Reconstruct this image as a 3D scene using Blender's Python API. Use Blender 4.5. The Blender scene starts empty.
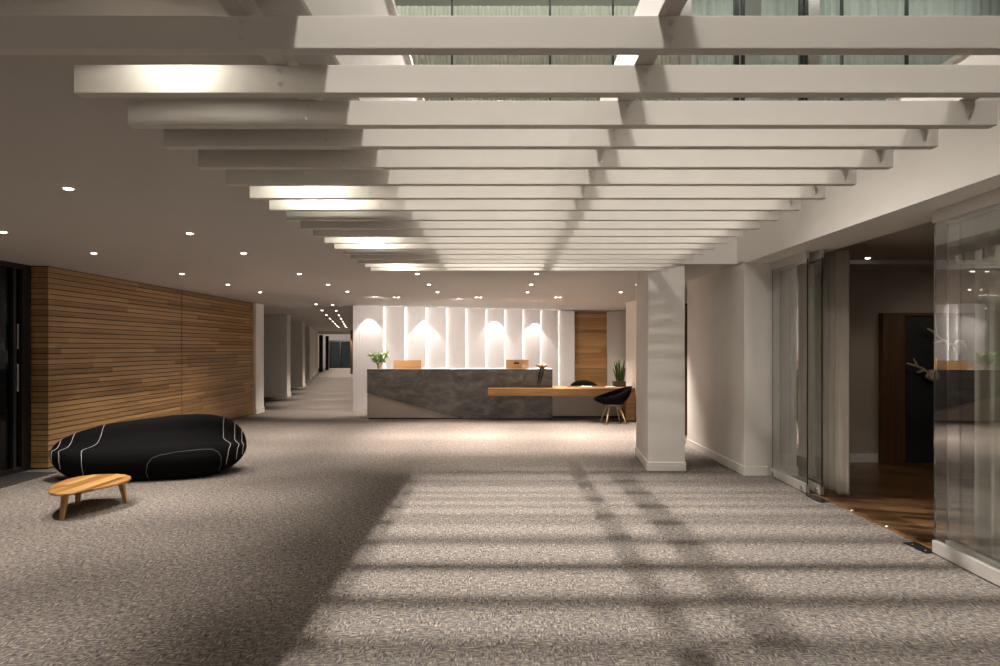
import bpy, bmesh, math, random
from mathutils import Vector, Matrix
random.seed(7)
C = bpy.context.scene.collection
F, HOR, CX, H = 667.0, 348.0, 500.0, 1.56      # focal length (px), horizon row, axis column, eye height (m)
PI = math.pi

def X(px, Y): return (px - CX) * Y / F
def Z(py, Y): return H - (py - HOR) * Y / F

# ------------------------------------------------------------------ materials
def new_mat(name):
    m = bpy.data.materials.new(name); m.use_nodes = True
    nt = m.node_tree; nt.nodes.clear()
    out = nt.nodes.new('ShaderNodeOutputMaterial')
    return m, nt, out
def N(nt, t, **kw):
    n = nt.nodes.new(t)
    for k, v in kw.items():
        if k.startswith('i_'): n.inputs[k[2:].replace('_', ' ')].default_value = v
        else: setattr(n, k, v)
    return n
def L(nt, a, b): nt.links.new(a, b)
def ramp(nt, stops):
    r = nt.nodes.new('ShaderNodeValToRGB')
    e = r.color_ramp.elements
    while len(e) > 1: e.remove(e[0])
    e[0].position = stops[0][0]; e[0].color = (*stops[0][1], 1)
    for p, c in stops[1:]:
        k = e.new(p); k.color = (*c, 1)
    return r
def coords(nt, scale=(1, 1, 1), rot=(0, 0, 0)):
    t = nt.nodes.new('ShaderNodeTexCoord'); mp = nt.nodes.new('ShaderNodeMapping')
    mp.inputs['Scale'].default_value = scale; mp.inputs['Rotation'].default_value = rot
    L(nt, t.outputs['Object'], mp.inputs['Vector'])
    return mp.outputs['Vector']
def plain(name, col, rough=0.5, metal=0.0, var=0.04, scale=6.0, bump=0.0, spec=0.5):
    m, nt, out = new_mat(name)
    b = N(nt, 'ShaderNodeBsdfPrincipled', i_Roughness=rough, i_Metallic=metal)
    b.inputs['Specular IOR Level'].default_value = spec
    v = coords(nt)
    n = N(nt, 'ShaderNodeTexNoise', i_Scale=scale, i_Detail=4.0); L(nt, v, n.inputs['Vector'])
    a = tuple(max(0, c * (1 - var)) for c in col); c2 = tuple(min(1, c * (1 + var)) for c in col)
    r = ramp(nt, [(0.3, a), (0.7, c2)]); L(nt, n.outputs['Fac'], r.inputs['Fac'])
    L(nt, r.outputs['Color'], b.inputs['Base Color'])
    if bump:
        bp = N(nt, 'ShaderNodeBump', i_Strength=bump, i_Distance=0.01); n2 = N(nt, 'ShaderNodeTexNoise', i_Scale=scale * 12, i_Detail=3.0)
        L(nt, v, n2.inputs['Vector']); L(nt, n2.outputs['Fac'], bp.inputs['Height']); L(nt, bp.outputs['Normal'], b.inputs['Normal'])
    L(nt, b.outputs[0], out.inputs[0]); return m
def emit(name, col, s):
    m, nt, out = new_mat(name); e = N(nt, 'ShaderNodeEmission', i_Strength=s); e.inputs['Color'].default_value = (*col, 1)
    L(nt, e.outputs[0], out.inputs[0]); return m
def glass_mat(name, tint, ior=1.5, boost=1.0):
    m, nt, out = new_mat(name)
    t = N(nt, 'ShaderNodeBsdfTransparent'); t.inputs['Color'].default_value = (*tint, 1)
    g = N(nt, 'ShaderNodeBsdfGlossy', i_Roughness=0.0); f = N(nt, 'ShaderNodeFresnel', i_IOR=ior)
    mu = N(nt, 'ShaderNodeMath', operation='MULTIPLY'); mu.inputs[1].default_value = boost; mu.use_clamp = True
    L(nt, f.outputs[0], mu.inputs[0])
    ge = N(nt, 'ShaderNodeNewGeometry'); inv = N(nt, 'ShaderNodeMath', operation='SUBTRACT'); inv.inputs[0].default_value = 1.0; L(nt, ge.outputs['Backfacing'], inv.inputs[1])
    m2 = N(nt, 'ShaderNodeMath', operation='MULTIPLY'); L(nt, mu.outputs[0], m2.inputs[0]); L(nt, inv.outputs[0], m2.inputs[1]); mu = m2
    x = N(nt, 'ShaderNodeMixShader'); L(nt, mu.outputs[0], x.inputs[0]); L(nt, t.outputs[0], x.inputs[1]); L(nt, g.outputs[0], x.inputs[2])
    L(nt, x.outputs[0], out.inputs[0]); return m
def sheer(name, col, transp):
    m, nt, out = new_mat(name)
    d = N(nt, 'ShaderNodeBsdfDiffuse'); d.inputs['Color'].default_value = (*col, 1)
    tl = N(nt, 'ShaderNodeBsdfTranslucent'); tl.inputs['Color'].default_value = (*col, 1)
    a = N(nt, 'ShaderNodeMixShader', i_Fac=0.35); L(nt, d.outputs[0], a.inputs[1]); L(nt, tl.outputs[0], a.inputs[2])
    t = N(nt, 'ShaderNodeBsdfTransparent'); x = N(nt, 'ShaderNodeMixShader', i_Fac=transp)
    L(nt, a.outputs[0], x.inputs[1]); L(nt, t.outputs[0], x.inputs[2]); L(nt, x.outputs[0], out.inputs[0]); return m
def wood(name, lo, mid, hi, along='Y', rough=0.4, board=None, board_axis='Z', grain=1.0, mix=0.42):
    """wood grain running along one axis; board = pitch of boards with a tone of their own"""
    m, nt, out = new_mat(name)
    b = N(nt, 'ShaderNodeBsdfPrincipled', i_Roughness=rough)
    sc = {'X': (0.8, 26, 26), 'Y': (26, 0.8, 26), 'Z': (26, 26, 0.8)}[along]
    v = coords(nt, tuple(s * grain for s in sc))
    n = N(nt, 'ShaderNodeTexNoise', i_Scale=1.6, i_Detail=6.0, i_Distortion=0.6); L(nt, v, n.inputs['Vector'])
    fac = n.outputs['Fac']
    if board:
        t = nt.nodes.new('ShaderNodeTexCoord'); s = nt.nodes.new('ShaderNodeSeparateXYZ'); L(nt, t.outputs['Object'], s.inputs[0])
        d = N(nt, 'ShaderNodeMath', operation='DIVIDE'); d.inputs[1].default_value = board; L(nt, s.outputs[board_axis], d.inputs[0])
        fl = N(nt, 'ShaderNodeMath', operation='FLOOR'); L(nt, d.outputs[0], fl.inputs[0])
        # boards are about 2.4 m long, each row staggered
        w0 = N(nt, 'ShaderNodeTexWhiteNoise', noise_dimensions='1D'); L(nt, fl.outputs[0], w0.inputs['W'])
        d2 = N(nt, 'ShaderNodeMath', operation='DIVIDE'); d2.inputs[1].default_value = 2.4; L(nt, s.outputs[along], d2.inputs[0])
        ad = N(nt, 'ShaderNodeMath', operation='ADD'); L(nt, d2.outputs[0], ad.inputs[0]); L(nt, w0.outputs['Value'], ad.inputs[1])
        f2 = N(nt, 'ShaderNodeMath', operation='FLOOR'); L(nt, ad.outputs[0], f2.inputs[0])
        cb = nt.nodes.new('ShaderNodeCombineXYZ'); L(nt, fl.outputs[0], cb.inputs[0]); L(nt, f2.outputs[0], cb.inputs[1])
        w = N(nt, 'ShaderNodeTexWhiteNoise', noise_dimensions='2D'); L(nt, cb.outputs[0], w.inputs['Vector'])
        mx = N(nt, 'ShaderNodeMix', data_type='FLOAT'); mx.inputs['Factor'].default_value = mix
        L(nt, n.outputs['Fac'], mx.inputs['A']); L(nt, w.outputs['Value'], mx.inputs['B']); fac = mx.outputs['Result']
    r = ramp(nt, [(0.2, lo), (0.5, mid), (0.8, hi)]); L(nt, fac, r.inputs['Fac'])
    L(nt, r.outputs['Color'], b.inputs['Base Color']); L(nt, b.outputs[0], out.inputs[0]); return m
def carpet_mat():
    m, nt, out = new_mat('carpet')
    b = N(nt, 'ShaderNodeBsdfPrincipled', i_Roughness=0.95); b.inputs['Specular IOR Level'].default_value = 0.15
    v1 = coords(nt, (22, 85, 1)); v2 = coords(nt, (85, 22, 1)); v3 = coords(nt, (1, 1, 1))
    a = N(nt, 'ShaderNodeTexNoise', i_Scale=1.0, i_Detail=3.0, i_Roughness=0.7); L(nt, v1, a.inputs['Vector'])
    c = N(nt, 'ShaderNodeTexNoise', i_Scale=1.0, i_Detail=3.0, i_Roughness=0.7); L(nt, v2, c.inputs['Vector'])
    pick = N(nt, 'ShaderNodeTexNoise', i_Scale=12.0, i_Detail=3.0); L(nt, v3, pick.inputs['Vector'])
    pr = ramp(nt, [(0.42, (0, 0, 0)), (0.58, (1, 1, 1))]); L(nt, pick.outputs['Fac'], pr.inputs['Fac'])
    mx = N(nt, 'ShaderNodeMix', data_type='FLOAT'); L(nt, pr.outputs['Color'], mx.inputs['Factor'])
    L(nt, a.outputs['Fac'], mx.inputs['A']); L(nt, c.outputs['Fac'], mx.inputs['B'])
    r = ramp(nt, [(0.33, (0.026, 0.024, 0.028)), (0.44, (0.108, 0.098, 0.101)), (0.53, (0.198, 0.178, 0.162)), (0.66, (0.46, 0.40, 0.30))])
    L(nt, mx.outputs['Result'], r.inputs['Fac'])
    L(nt, r.outputs['Color'], b.inputs['Base Color'])
    bp = N(nt, 'ShaderNodeBump', i_Strength=0.5, i_Distance=0.012); L(nt, mx.outputs['Result'], bp.inputs['Height']); L(nt, bp.outputs['Normal'], b.inputs['Normal'])
    L(nt, b.outputs[0], out.inputs[0]); return m
def stone_mat():
    m, nt, out = new_mat('dark_stone')
    b = N(nt, 'ShaderNodeBsdfPrincipled', i_Roughness=0.38)
    v = coords(nt, (0.8, 1, 1.5))
    n = N(nt, 'ShaderNodeTexNoise', i_Scale=3.2, i_Detail=8.0, i_Roughness=0.65, i_Distortion=0.8); L(nt, v, n.inputs['Vector'])
    r = ramp(nt, [(0.3, (0.048, 0.048, 0.048)), (0.5, (0.108, 0.106, 0.104)), (0.72, (0.215, 0.208, 0.20))]); L(nt, n.outputs['Fac'], r.inputs['Fac'])
    n2 = N(nt, 'ShaderNodeTexNoise', i_Scale=1.5, i_Detail=5.0, i_Distortion=1.6); L(nt, v, n2.inputs['Vector'])
    r2 = ramp(nt, [(0.485, (0, 0, 0)), (0.5, (1, 1, 1)), (0.515, (0, 0, 0))]); L(nt, n2.outputs['Fac'], r2.inputs['Fac'])
    mu = N(nt, 'ShaderNodeMath', operation='MULTIPLY'); mu.inputs[1].default_value = 0.35; L(nt, r2.outputs['Color'], mu.inputs[0])
    mx = N(nt, 'ShaderNodeMix', data_type='RGBA'); L(nt, mu.outputs[0], mx.inputs['Factor']); L(nt, r.outputs['Color'], mx.inputs['A'])
    mx.inputs['B'].default_value = (0.28, 0.25, 0.23, 1)
    L(nt, mx.outputs['Result'], b.inputs['Base Color']); L(nt, b.outputs[0], out.inputs[0]); return m
def parquet_mat():
    m, nt, out = new_mat('parquet')
    b = N(nt, 'ShaderNodeBsdfPrincipled', i_Roughness=0.3)
    v = coords(nt, (1, 1, 1), (0, 0, 0.35))
    br = N(nt, 'ShaderNodeTexBrick', i_Scale=1.0); br.inputs['Brick Width'].default_value = 0.55; br.inputs['Row Height'].default_value = 0.09
    br.inputs['Mortar Size'].default_value = 0.002
    br.inputs['Color1'].default_value = (0.05, 0.024, 0.010, 1); br.inputs['Color2'].default_value = (0.26, 0.14, 0.06, 1); br.inputs['Mortar'].default_value = (0.02, 0.01, 0.006, 1)
    L(nt, v, br.inputs['Vector'])
    v2 = coords(nt, (3, 40, 1), (0, 0, 0.35)); n = N(nt, 'ShaderNodeTexNoise', i_Scale=1.0, i_Detail=4.0); L(nt, v2, n.inputs['Vector'])
    r = ramp(nt, [(0.3, (0.6, 0.6, 0.6)), (0.7, (1.2, 1.2, 1.2))]); L(nt, n.outputs['Fac'], r.inputs['Fac'])
    mx = N(nt, 'ShaderNodeMix', data_type='RGBA', blend_type='MULTIPLY'); mx.inputs['Factor'].default_value = 1
    L(nt, br.outputs['Color'], mx.inputs['A']); L(nt, r.outputs['Color'], mx.inputs['B'])
    L(nt, mx.outputs['Result'], b.inputs['Base Color']); L(nt, b.outputs[0], out.inputs[0]); return m

M = dict(
    carpet=carpet_mat(), stone=stone_mat(), parquet=parquet_mat(),
    plaster=plain('white_plaster', (0.74, 0.71, 0.67), 0.7, var=0.015, scale=3, bump=0.02),
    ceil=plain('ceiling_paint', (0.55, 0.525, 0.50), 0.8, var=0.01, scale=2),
    slat=plain('slat_paint', (0.68, 0.65, 0.60), 0.45, var=0.02, scale=3),
    skirt=plain('skirting_paint', (0.76, 0.74, 0.70), 0.4, var=0.01),
    panel=plain('panel_paint', (0.80, 0.77, 0.75), 0.5, var=0.01),
    grey=plain('corridor_grey', (0.42, 0.39, 0.37), 0.7, var=0.02),
    cladding=wood('timber_cladding', (0.19, 0.105, 0.038), (0.36, 0.21, 0.08), (0.52, 0.325, 0.14), 'Y', 0.45, board=0.0702),
    backing=plain('dark_backing', (0.012, 0.009, 0.007), 0.9),
    oak=wood('oak', (0.26, 0.13, 0.045), (0.44, 0.24, 0.085), (0.60, 0.36, 0.15), 'X', 0.35),
    oak_boards=wood('oak_boards', (0.13, 0.058, 0.014), (0.32, 0.155, 0.042), (0.52, 0.29, 0.095), 'Y', 0.35, board=0.07, board_axis='X', grain=0.8, mix=0.7),
    oak_panel=wood('oak_panel', (0.22, 0.105, 0.03), (0.40, 0.215, 0.07), (0.58, 0.34, 0.13), 'X', 0.4, board=0.11),
    legwood=wood('leg_wood', (0.26, 0.14, 0.05), (0.40, 0.23, 0.09), (0.52, 0.32, 0.14), 'Z', 0.4),
    paleleg=wood('pale_leg_wood', (0.45, 0.30, 0.17), (0.58, 0.40, 0.24), (0.70, 0.52, 0.33), 'Z', 0.4),
    boxwood=wood('box_wood', (0.48, 0.27, 0.11), (0.60, 0.36, 0.16), (0.72, 0.46, 0.23), 'X', 0.45),
    thresholdwood=wood('threshold_wood', (0.10, 0.05, 0.018), (0.17, 0.085, 0.03), (0.24, 0.13, 0.05), 'Y', 0.4),
    darkwood=wood('dark_wood', (0.06, 0.03, 0.012), (0.11, 0.055, 0.022), (0.16, 0.085, 0.035), 'Z', 0.4),
    black=plain('black_fabric', (0.0035, 0.0035, 0.004), 0.9, var=0.15, scale=60, bump=0.1, spec=0.1),
    charcoal=plain('charcoal_fabric', (0.02, 0.02, 0.022), 0.8, var=0.12, scale=80, spec=0.3),
    greyseat=plain('grey_underside', (0.16, 0.145, 0.135), 0.6),
    piping=plain('grey_piping', (0.42, 0.41, 0.40), 0.6),
    satin=plain('satin_grey_panel', (0.42, 0.375, 0.34), 0.35, var=0.03),
    kick=plain('black_plinth', (0.012, 0.011, 0.01), 0.6),
    top=plain('pale_worktop', (0.78, 0.72, 0.66), 0.3, var=0.02),
    alu=plain('brushed_aluminium', (0.62, 0.60, 0.57), 0.38, 0.55, var=0.03, scale=20),
    chrome=plain('chrome', (0.75, 0.75, 0.74), 0.12, 1.0),
    frame=plain('dark_metal_frame', (0.018, 0.018, 0.02), 0.4, 0.3),
    wframe=plain('upper_frame_grey', (0.055, 0.06, 0.058), 0.4, 0.3),
    wpost=plain('pale_grey_post', (0.45, 0.44, 0.40), 0.5),
    glass=glass_mat('clear_glass', (0.95, 0.968, 0.958), 1.5, 3.2),
    glassedge=plain('glass_edge_green', (0.02, 0.045, 0.035), 0.1),
    upglass=glass_mat('green_upper_glass', (0.885, 0.92, 0.90), 1.5, 1.5),
    darkglass=glass_mat('night_glass', (0.55, 0.6, 0.62), 1.45, 0.6),
    curtain=sheer('sheer_curtain', (0.54, 0.49, 0.43), 0.2),
    upcurtain=sheer('upper_sheer', (0.80, 0.80, 0.76), 0.12),
    blind=plain('cream_ribbed_blind', (0.66, 0.61, 0.52), 0.8, var=0.04, scale=8),
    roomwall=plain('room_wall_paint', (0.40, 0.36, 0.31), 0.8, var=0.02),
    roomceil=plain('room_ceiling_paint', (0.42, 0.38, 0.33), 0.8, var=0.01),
    slate=plain('dark_door_panel', (0.022, 0.022, 0.026), 0.6, var=0.2, scale=5),
    driftwood=plain('bleached_wood', (0.55, 0.47, 0.37), 0.75, var=0.12, scale=18),
    pot=plain('stone_pot', (0.10, 0.085, 0.075), 0.7, var=0.2, scale=20),
    soil=plain('potting_soil', (0.02, 0.014, 0.01), 0.95, var=0.3, scale=60),
    leaf=plain('leaf_green', (0.045, 0.10, 0.028), 0.5, var=0.4, scale=20),
    leaflight=plain('fresh_green', (0.22, 0.40, 0.07), 0.5, var=0.35, scale=20),
    petal=plain('white_petal', (0.80, 0.80, 0.72), 0.6),
    vase=plain('amber_glass_vase', (0.34, 0.24, 0.06), 0.12, var=0.1),
    copper=plain('copper_brown', (0.50, 0.26, 0.14), 0.4, 0.2, var=0.15, scale=15),
    shell=plain('pale_shell', (0.70, 0.58, 0.48), 0.5, var=0.15, scale=20),
    prong=plain('dark_prong', (0.02, 0.017, 0.015), 0.5),
    paper=plain('paper', (0.70, 0.66, 0.60), 0.6, var=0.05),
    magblack=plain('dark_magazine_cover', (0.06, 0.055, 0.05), 0.4),
    mat=plain('entrance_mat', (0.025, 0.024, 0.024), 0.95, var=0.3, scale=90),
    ring=plain('downlight_trim', (0.75, 0.73, 0.70), 0.4),
    lamp=emit('downlight_lamp', (1.0, 0.90, 0.76), 14.0),
    led=emit('led_strip', (1.0, 0.91, 0.84), 9.0),
)

# ------------------------------------------------------------------ mesh helpers
def box(bm, x0, x1, y0, y1, z0, z1):
    vs = [bm.verts.new(p) for p in ((x0,y0,z0),(x1,y0,z0),(x1,y1,z0),(x0,y1,z0),(x0,y0,z1),(x1,y0,z1),(x1,y1,z1),(x0,y1,z1))]
    for f in ((0,3,2,1),(4,5,6,7),(0,1,5,4),(1,2,6,5),(2,3,7,6),(3,0,4,7)): bm.faces.new([vs[i] for i in f])
def prism(bm, pts, z0, z1):
    a = [bm.verts.new((x, y, z0)) for x, y in pts]; b = [bm.verts.new((x, y, z1)) for x, y in pts]; n = len(pts)
    bm.faces.new(a[::-1]); bm.faces.new(b)
    for i in range(n): bm.faces.new((a[i], a[(i+1) % n], b[(i+1) % n], b[i]))
def prism_y(bm, pts, y0, y1):          # outline in XZ, extruded along Y
    a = [bm.verts.new((x, y0, z)) for x, z in pts]; b = [bm.verts.new((x, y1, z)) for x, z in pts]; n = len(pts)
    bm.faces.new(a); bm.faces.new(b[::-1])
    for i in range(n): bm.faces.new((a[i], b[i], b[(i+1) % n], a[(i+1) % n]))
def lathe(bm, prof, seg=24, c=(0, 0, 0)):
    rings = []
    for r, z in prof:
        rings.append([bm.verts.new((c[0]+max(r, 1e-4)*math.cos(2*PI*k/seg), c[1]+max(r, 1e-4)*math.sin(2*PI*k/seg), c[2]+z)) for k in range(seg)])
    for a, b in zip(rings, rings[1:]):
        for k in range(seg): bm.faces.new((a[k], a[(k+1) % seg], b[(k+1) % seg], b[k]))
    bm.faces.new(rings[0][::-1]); bm.faces.new(rings[-1])
def tube(bm, pts, rads, seg=8):
    pts = [Vector(p) for p in pts]
    if not isinstance(rads, (list, tuple)): rads = [rads]*len(pts)
    rings = []; up = Vector((0.31, 0.17, 0.93))
    for i, p in enumerate(pts):
        d = (pts[min(i+1, len(pts)-1)] - pts[max(i-1, 0)]).normalized()
        s = d.cross(up)
        if s.length < 1e-3: s = d.cross(Vector((1, 0, 0)))
        s.normalize(); t = s.cross(d)
        rings.append([bm.verts.new(p + (s*math.cos(2*PI*k/seg) + t*math.sin(2*PI*k/seg))*rads[i]) for k in range(seg)])
    for a, b in zip(rings, rings[1:]):
        for k in range(seg): bm.faces.new((a[k], a[(k+1) % seg], b[(k+1) % seg], b[k]))
    bm.faces.new(rings[0][::-1]); bm.faces.new(rings[-1])
def BM(): return bmesh.new()
def obj(name, bm, mat, parent=None, bevel=0, smooth=False):
    bmesh.ops.recalc_face_normals(bm, faces=bm.faces[:])
    me = bpy.data.meshes.new(name); bm.to_mesh(me); bm.free()
    me.materials.append(M[mat])
    if smooth:
        for p in me.polygons: p.use_smooth = True
    o = bpy.data.objects.new(name, me); C.objects.link(o)
    if parent: o.parent = parent
    if bevel:
        md = o.modifiers.new('bevel', 'BEVEL'); md.width = bevel; md.segments = 2; md.limit_method = 'ANGLE'
    return o
def b1(*a):
    bm = BM(); box(bm, *a); return bm
def tag(o, label, cat, group=None):
    o['label'] = label; o['category'] = cat; o['kind'] = 'thing'
    if group: o['group'] = group
    return o
def thing(name, label, cat, loc=(0, 0, 0), rz=0, group=None):
    o = bpy.data.objects.new(name, None); C.objects.link(o); o.location = loc; o.rotation_euler = (0, 0, rz)
    o.empty_display_size = 0.1
    return tag(o, label, cat, group)
def struct(name, bm, mat, parent=None, bevel=0):
    o = obj(name, bm, mat, parent, bevel)
    if not parent: o['kind'] = 'structure'
    return o
def sroot(name, loc=(0, 0, 0)):
    o = bpy.data.objects.new(name, None); C.objects.link(o); o.location = loc; o['kind'] = 'structure'; return o
def dup(root, loc, rz=0, label=None):
    r = root.copy(); C.objects.link(r); r.location = loc; r.rotation_euler = (0, 0, rz)
    if label: r['label'] = label
    for ch in list(root.children):
        c = ch.copy(); C.objects.link(c); c.parent = r
        for g in ch.children:
            d = g.copy(); C.objects.link(d); d.parent = c
    return r
ORD = 'first second third fourth fifth sixth seventh eighth ninth tenth eleventh twelfth thirteenth fourteenth fifteenth sixteenth seventeenth eighteenth'.split()

# ------------------------------------------------------------------ key dimensions
ZC = 2.62            # lobby ceiling
ZU = 3.43            # top of the slab round the opening
XL, XR = -0.61, 2.99 # edges of the ceiling opening
YF = 8.42            # far edge of the opening
XW = -5.82           # timber wall
XG = 3.30            # glass door line
ZTOP = 6.6           # upper ceiling

# ------------------------------------------------------------------ floors and ceilings
bm = BM(); prism(bm, [(-17, -5), (3.34, -5), (3.34, 12.2), (6.5, 12.2), (6.5, 56), (-17, 56)], -0.12, 0.0); struct('floor', bm, 'carpet')
struct('floor_parquet', b1(3.36, 9.2, -5, 9.4, -0.12, 0.0), 'parquet')
struct('trim_1', b1(3.335, 3.375, -5, 8.16, -0.06, 0.006), 'thresholdwood')
bm = BM()
box(bm, -17, XL, -5, 56, ZC, ZU); box(bm, XL, 9.4, YF, 56, ZC, ZU); box(bm, XL, XR, -5, -3.2, ZC, ZU)
struct('ceiling', bm, 'ceil')
# painted faces of the opening (bulkheads) and the header over the glass doors
struct('wall_upper_left', b1(XL, XL+0.012, -3.2, YF, ZC, ZU), 'plaster')
struct('wall_upper_far', b1(XL+0.012, XR, YF-0.012, YF, ZC, ZU), 'plaster')
bm = BM(); box(bm, XR, 3.55, -5, YF, 2.60, ZU)
struct('wall_upper_right', bm, 'plaster')
struct('trim_2', b1(XL-0.03, XL+0.03, -3.2, YF, ZU, ZU+0.035), 'skirt')
struct('trim_3', b1(XR-0.03, XR+0.05, -3.2, YF, ZU, ZU+0.035), 'skirt')
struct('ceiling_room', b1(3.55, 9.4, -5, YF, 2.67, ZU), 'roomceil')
struct('ceiling_upper', b1(-7.2, 9.6, -5, 13, ZTOP, ZTOP+0.15), 'plaster')
struct('wall_upper_back', b1(-7.2, 9.6, 12.6, 12.8, ZU, ZTOP), 'plaster')
struct('wall_upper_side', b1(-7.2, -7.0, -5, 12.8, ZU, ZTOP), 'plaster')
struct('wall_upper_side_right', b1(9.4, 9.6, -5, 12.8, ZU, ZTOP), 'plaster')
struct('wall_rear', b1(-7.2, 9.6, -5.2, -5.0, 0, ZTOP), 'plaster')

# ------------------------------------------------------------------ upper glazing at the far side of the opening
YG = 8.75
w1 = sroot('window_1')
struct('glass', b1(-3.0, 6.9, YG, YG+0.012, ZU, 6.47), 'upglass', w1)
bm = BM(); box(bm, -3.0, 6.9, YG-0.03, YG+0.05, 6.47, 6.55); struct('head_rail', bm, 'wframe', w1)
bm = BM(); box(bm, -3.0, 6.9, YG-0.03, YG+0.05, ZU, ZU+0.06); struct('sill_rail', bm, 'wframe', w1)
for px, wpx in ((452, 2), (550, 2), (613, 1.5), (736.5, 4.5), (743, 3), (801, 3), (805.5, 2), (842, 1.5), (907, 1.5)):
    x = X(px, YG); h = wpx*YG/F/2
    struct('mullion', b1(x-h, x+h, YG-0.02, YG+0.04, ZU+0.06, 6.47), 'wframe', w1)
for a, b in ((680, 691), (808, 819)):
    struct('post', b1(X(a, YG), X(b, YG), YG-0.02, YG+0.06, ZU+0.06, 6.47), 'wpost', w1)

def curtain_bm(x0, x1, y, z0, z1, pitch, amp, thick=0.012, axis='X', jit=0.35, flare=0.0):
    """hanging cloth with folds along one axis; a solid of its own thickness"""
    bm = BM(); n = int(abs(x1-x0)/pitch*8); cols = []
    ph = 0.0
    zs = [z0, z0+0.05, z0+(z1-z0)*0.3, z0+(z1-z0)*0.65, z1]
    for i in range(n+1):
        t = i/n; u = x0+(x1-x0)*t
        ph += 2*PI/8*(1+jit*math.sin(i*0.37)+jit*0.6*math.sin(i*0.113+1))
        col = []
        for zz in zs:
            k = (z1-zz)/(z1-z0)
            off = amp*math.sin(ph)*(0.75+0.25*k) + amp*0.3*math.sin(ph*2.3+k)
            col.append((u+flare*k*(t-0.5), off))
        cols.append(col)
    def vert(u, o, z): return bm.verts.new((u, y+o, z) if axis == 'X' else (y+o, u, z))
    A = [[vert(u, o, zs[j]) for j, (u, o) in enumerate(c)] for c in cols]
    B = [[vert(u, o+thick, zs[j]) for j, (u, o) in enumerate(c)] for c in cols]
    m = len(zs)
    for i in range(n):
        for j in range(m-1):
            bm.faces.new((A[i][j], A[i+1][j], A[i+1][j+1], A[i][j+1])); bm.faces.new((B[i][j], B[i][j+1], B[i+1][j+1], B[i+1][j]))
        bm.faces.new((A[i][0], B[i][0], B[i+1][0], A[i+1][0])); bm.faces.new((A[i][-1], A[i+1][-1], B[i+1][-1], B[i][-1]))
    for i in (0, n):
        for j in range(m-1): bm.faces.new((A[i][j], A[i][j+1], B[i][j+1], B[i][j]))
    return bm
def blind(px0, px1, label):
    bm = BM(); x0, x1 = X(px0, 9.1), X(px1, 9.1); n = max(2, int((x1-x0)/0.055)); z1 = Z(6, 9.1)
    for i in range(n):
        a = x0+(x1-x0)*i/n; b = x0+(x1-x0)*(i+1)/n; d = 0.012 if i % 2 else 0.0
        prism(bm, [(a, 9.1+d), ((a+b)/2, 9.085+d), (b, 9.1+d), (b, 9.125), (a, 9.125)], ZU, z1)
    tag(obj('ribbed_blind', bm, 'blind'), label, 'blind', 'cream blinds upstairs')
blind(372, 451, 'cream ribbed blind behind the upper glazing, nearest the left edge of the opening')
blind(453, 549, 'cream ribbed blind behind upper glazing, middle one of three')
blind(551, 679, 'cream ribbed blind behind upper glazing, touching the pale grey post')
for px0, px1, lab in ((692, 735, 'narrow sheer upstairs curtain between pale post and dark double frame'),
                      (762, 800, 'sheer upstairs curtain left of the second pale post'),
                      (820, 906, 'white sheer upstairs curtain just right of the second pale post'),
                      (909, 1010, 'white sheer upstairs curtain at the far right end of the glazing')):
    tag(obj('sheer_curtain', curtain_bm(X(px0, 9.2), X(px1, 9.2), 9.2, ZU, 6.5, 0.13, 0.035), 'upcurtain', smooth=True), lab, 'curtain', 'upstairs curtains')

# ------------------------------------------------------------------ ceiling slats and their beams
SX0, SX1, SZ0, SZ1 = -1.505, 2.01, 2.46, 2.56
BEAMS = ((-0.782, 2.56, ZC), (0.508, 2.56, 2.745), (1.89, 2.56, 2.715))
def bolt_bm():
    bm = BM(); lathe(bm, [(0.009, 0), (0.009, 0.0009), (0.006, 0.0013), (0.0055, 0.0007), (0.004, 0.0007)], 16)
    bmesh.ops.rotate(bm, verts=bm.verts, cent=(0, 0, 0), matrix=Matrix.Rotation(PI/2, 3, 'X'))
    return bm
bolt0 = None
def slat_label(i):
    if i == 0: return 'white painted ceiling slat closest to the camera, running out of frame both sides'
    if i == 1: return 'white ceiling slat whose left end is glaringly bright, second from the front'
    if i == 17: return 'white ceiling slat furthest from the camera, last before the plain ceiling'
    return 'white horizontal ceiling slat, %s counting from the front' % ORD[i]
for i in range(18):
    y = (2.005, 2.353, 2.694)[i] if i < 3 else 2.98 + 0.3415*(i-3)
    bm = BM(); box(bm, SX0 if i else -1.95, SX1 if i < 3 else 1.96, y, y+0.048, SZ0, SZ1)
    s = obj('ceiling_slat', bm, 'slat', bevel=0.003); tag(s, slat_label(i), 'slat', 'white slats hung below the ceiling')
    if i < 8:
        for bx, _, _ in BEAMS:
            for zz in (2.538, 2.492):
                if bolt0 is None: o = bolt0 = obj('bolt', bolt_bm(), 'alu')
                else: o = bolt0.copy(); C.objects.link(o)
                o.location = (bx+0.005, y, zz); o.parent = s
for (bx, z0, z1), lab in zip(BEAMS, ('white beam carrying the slats below the solid ceiling at left', 'white beam over the middle of the slats crossing the opening', 'white beam over the slats near their right ends')):
    tag(obj('support_beam', b1(bx-0.033, bx+0.033, -3.19, YF-0.014, z0, z1-0.001), 'slat', bevel=0.003), lab, 'beam', 'beams carrying the slats')

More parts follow.
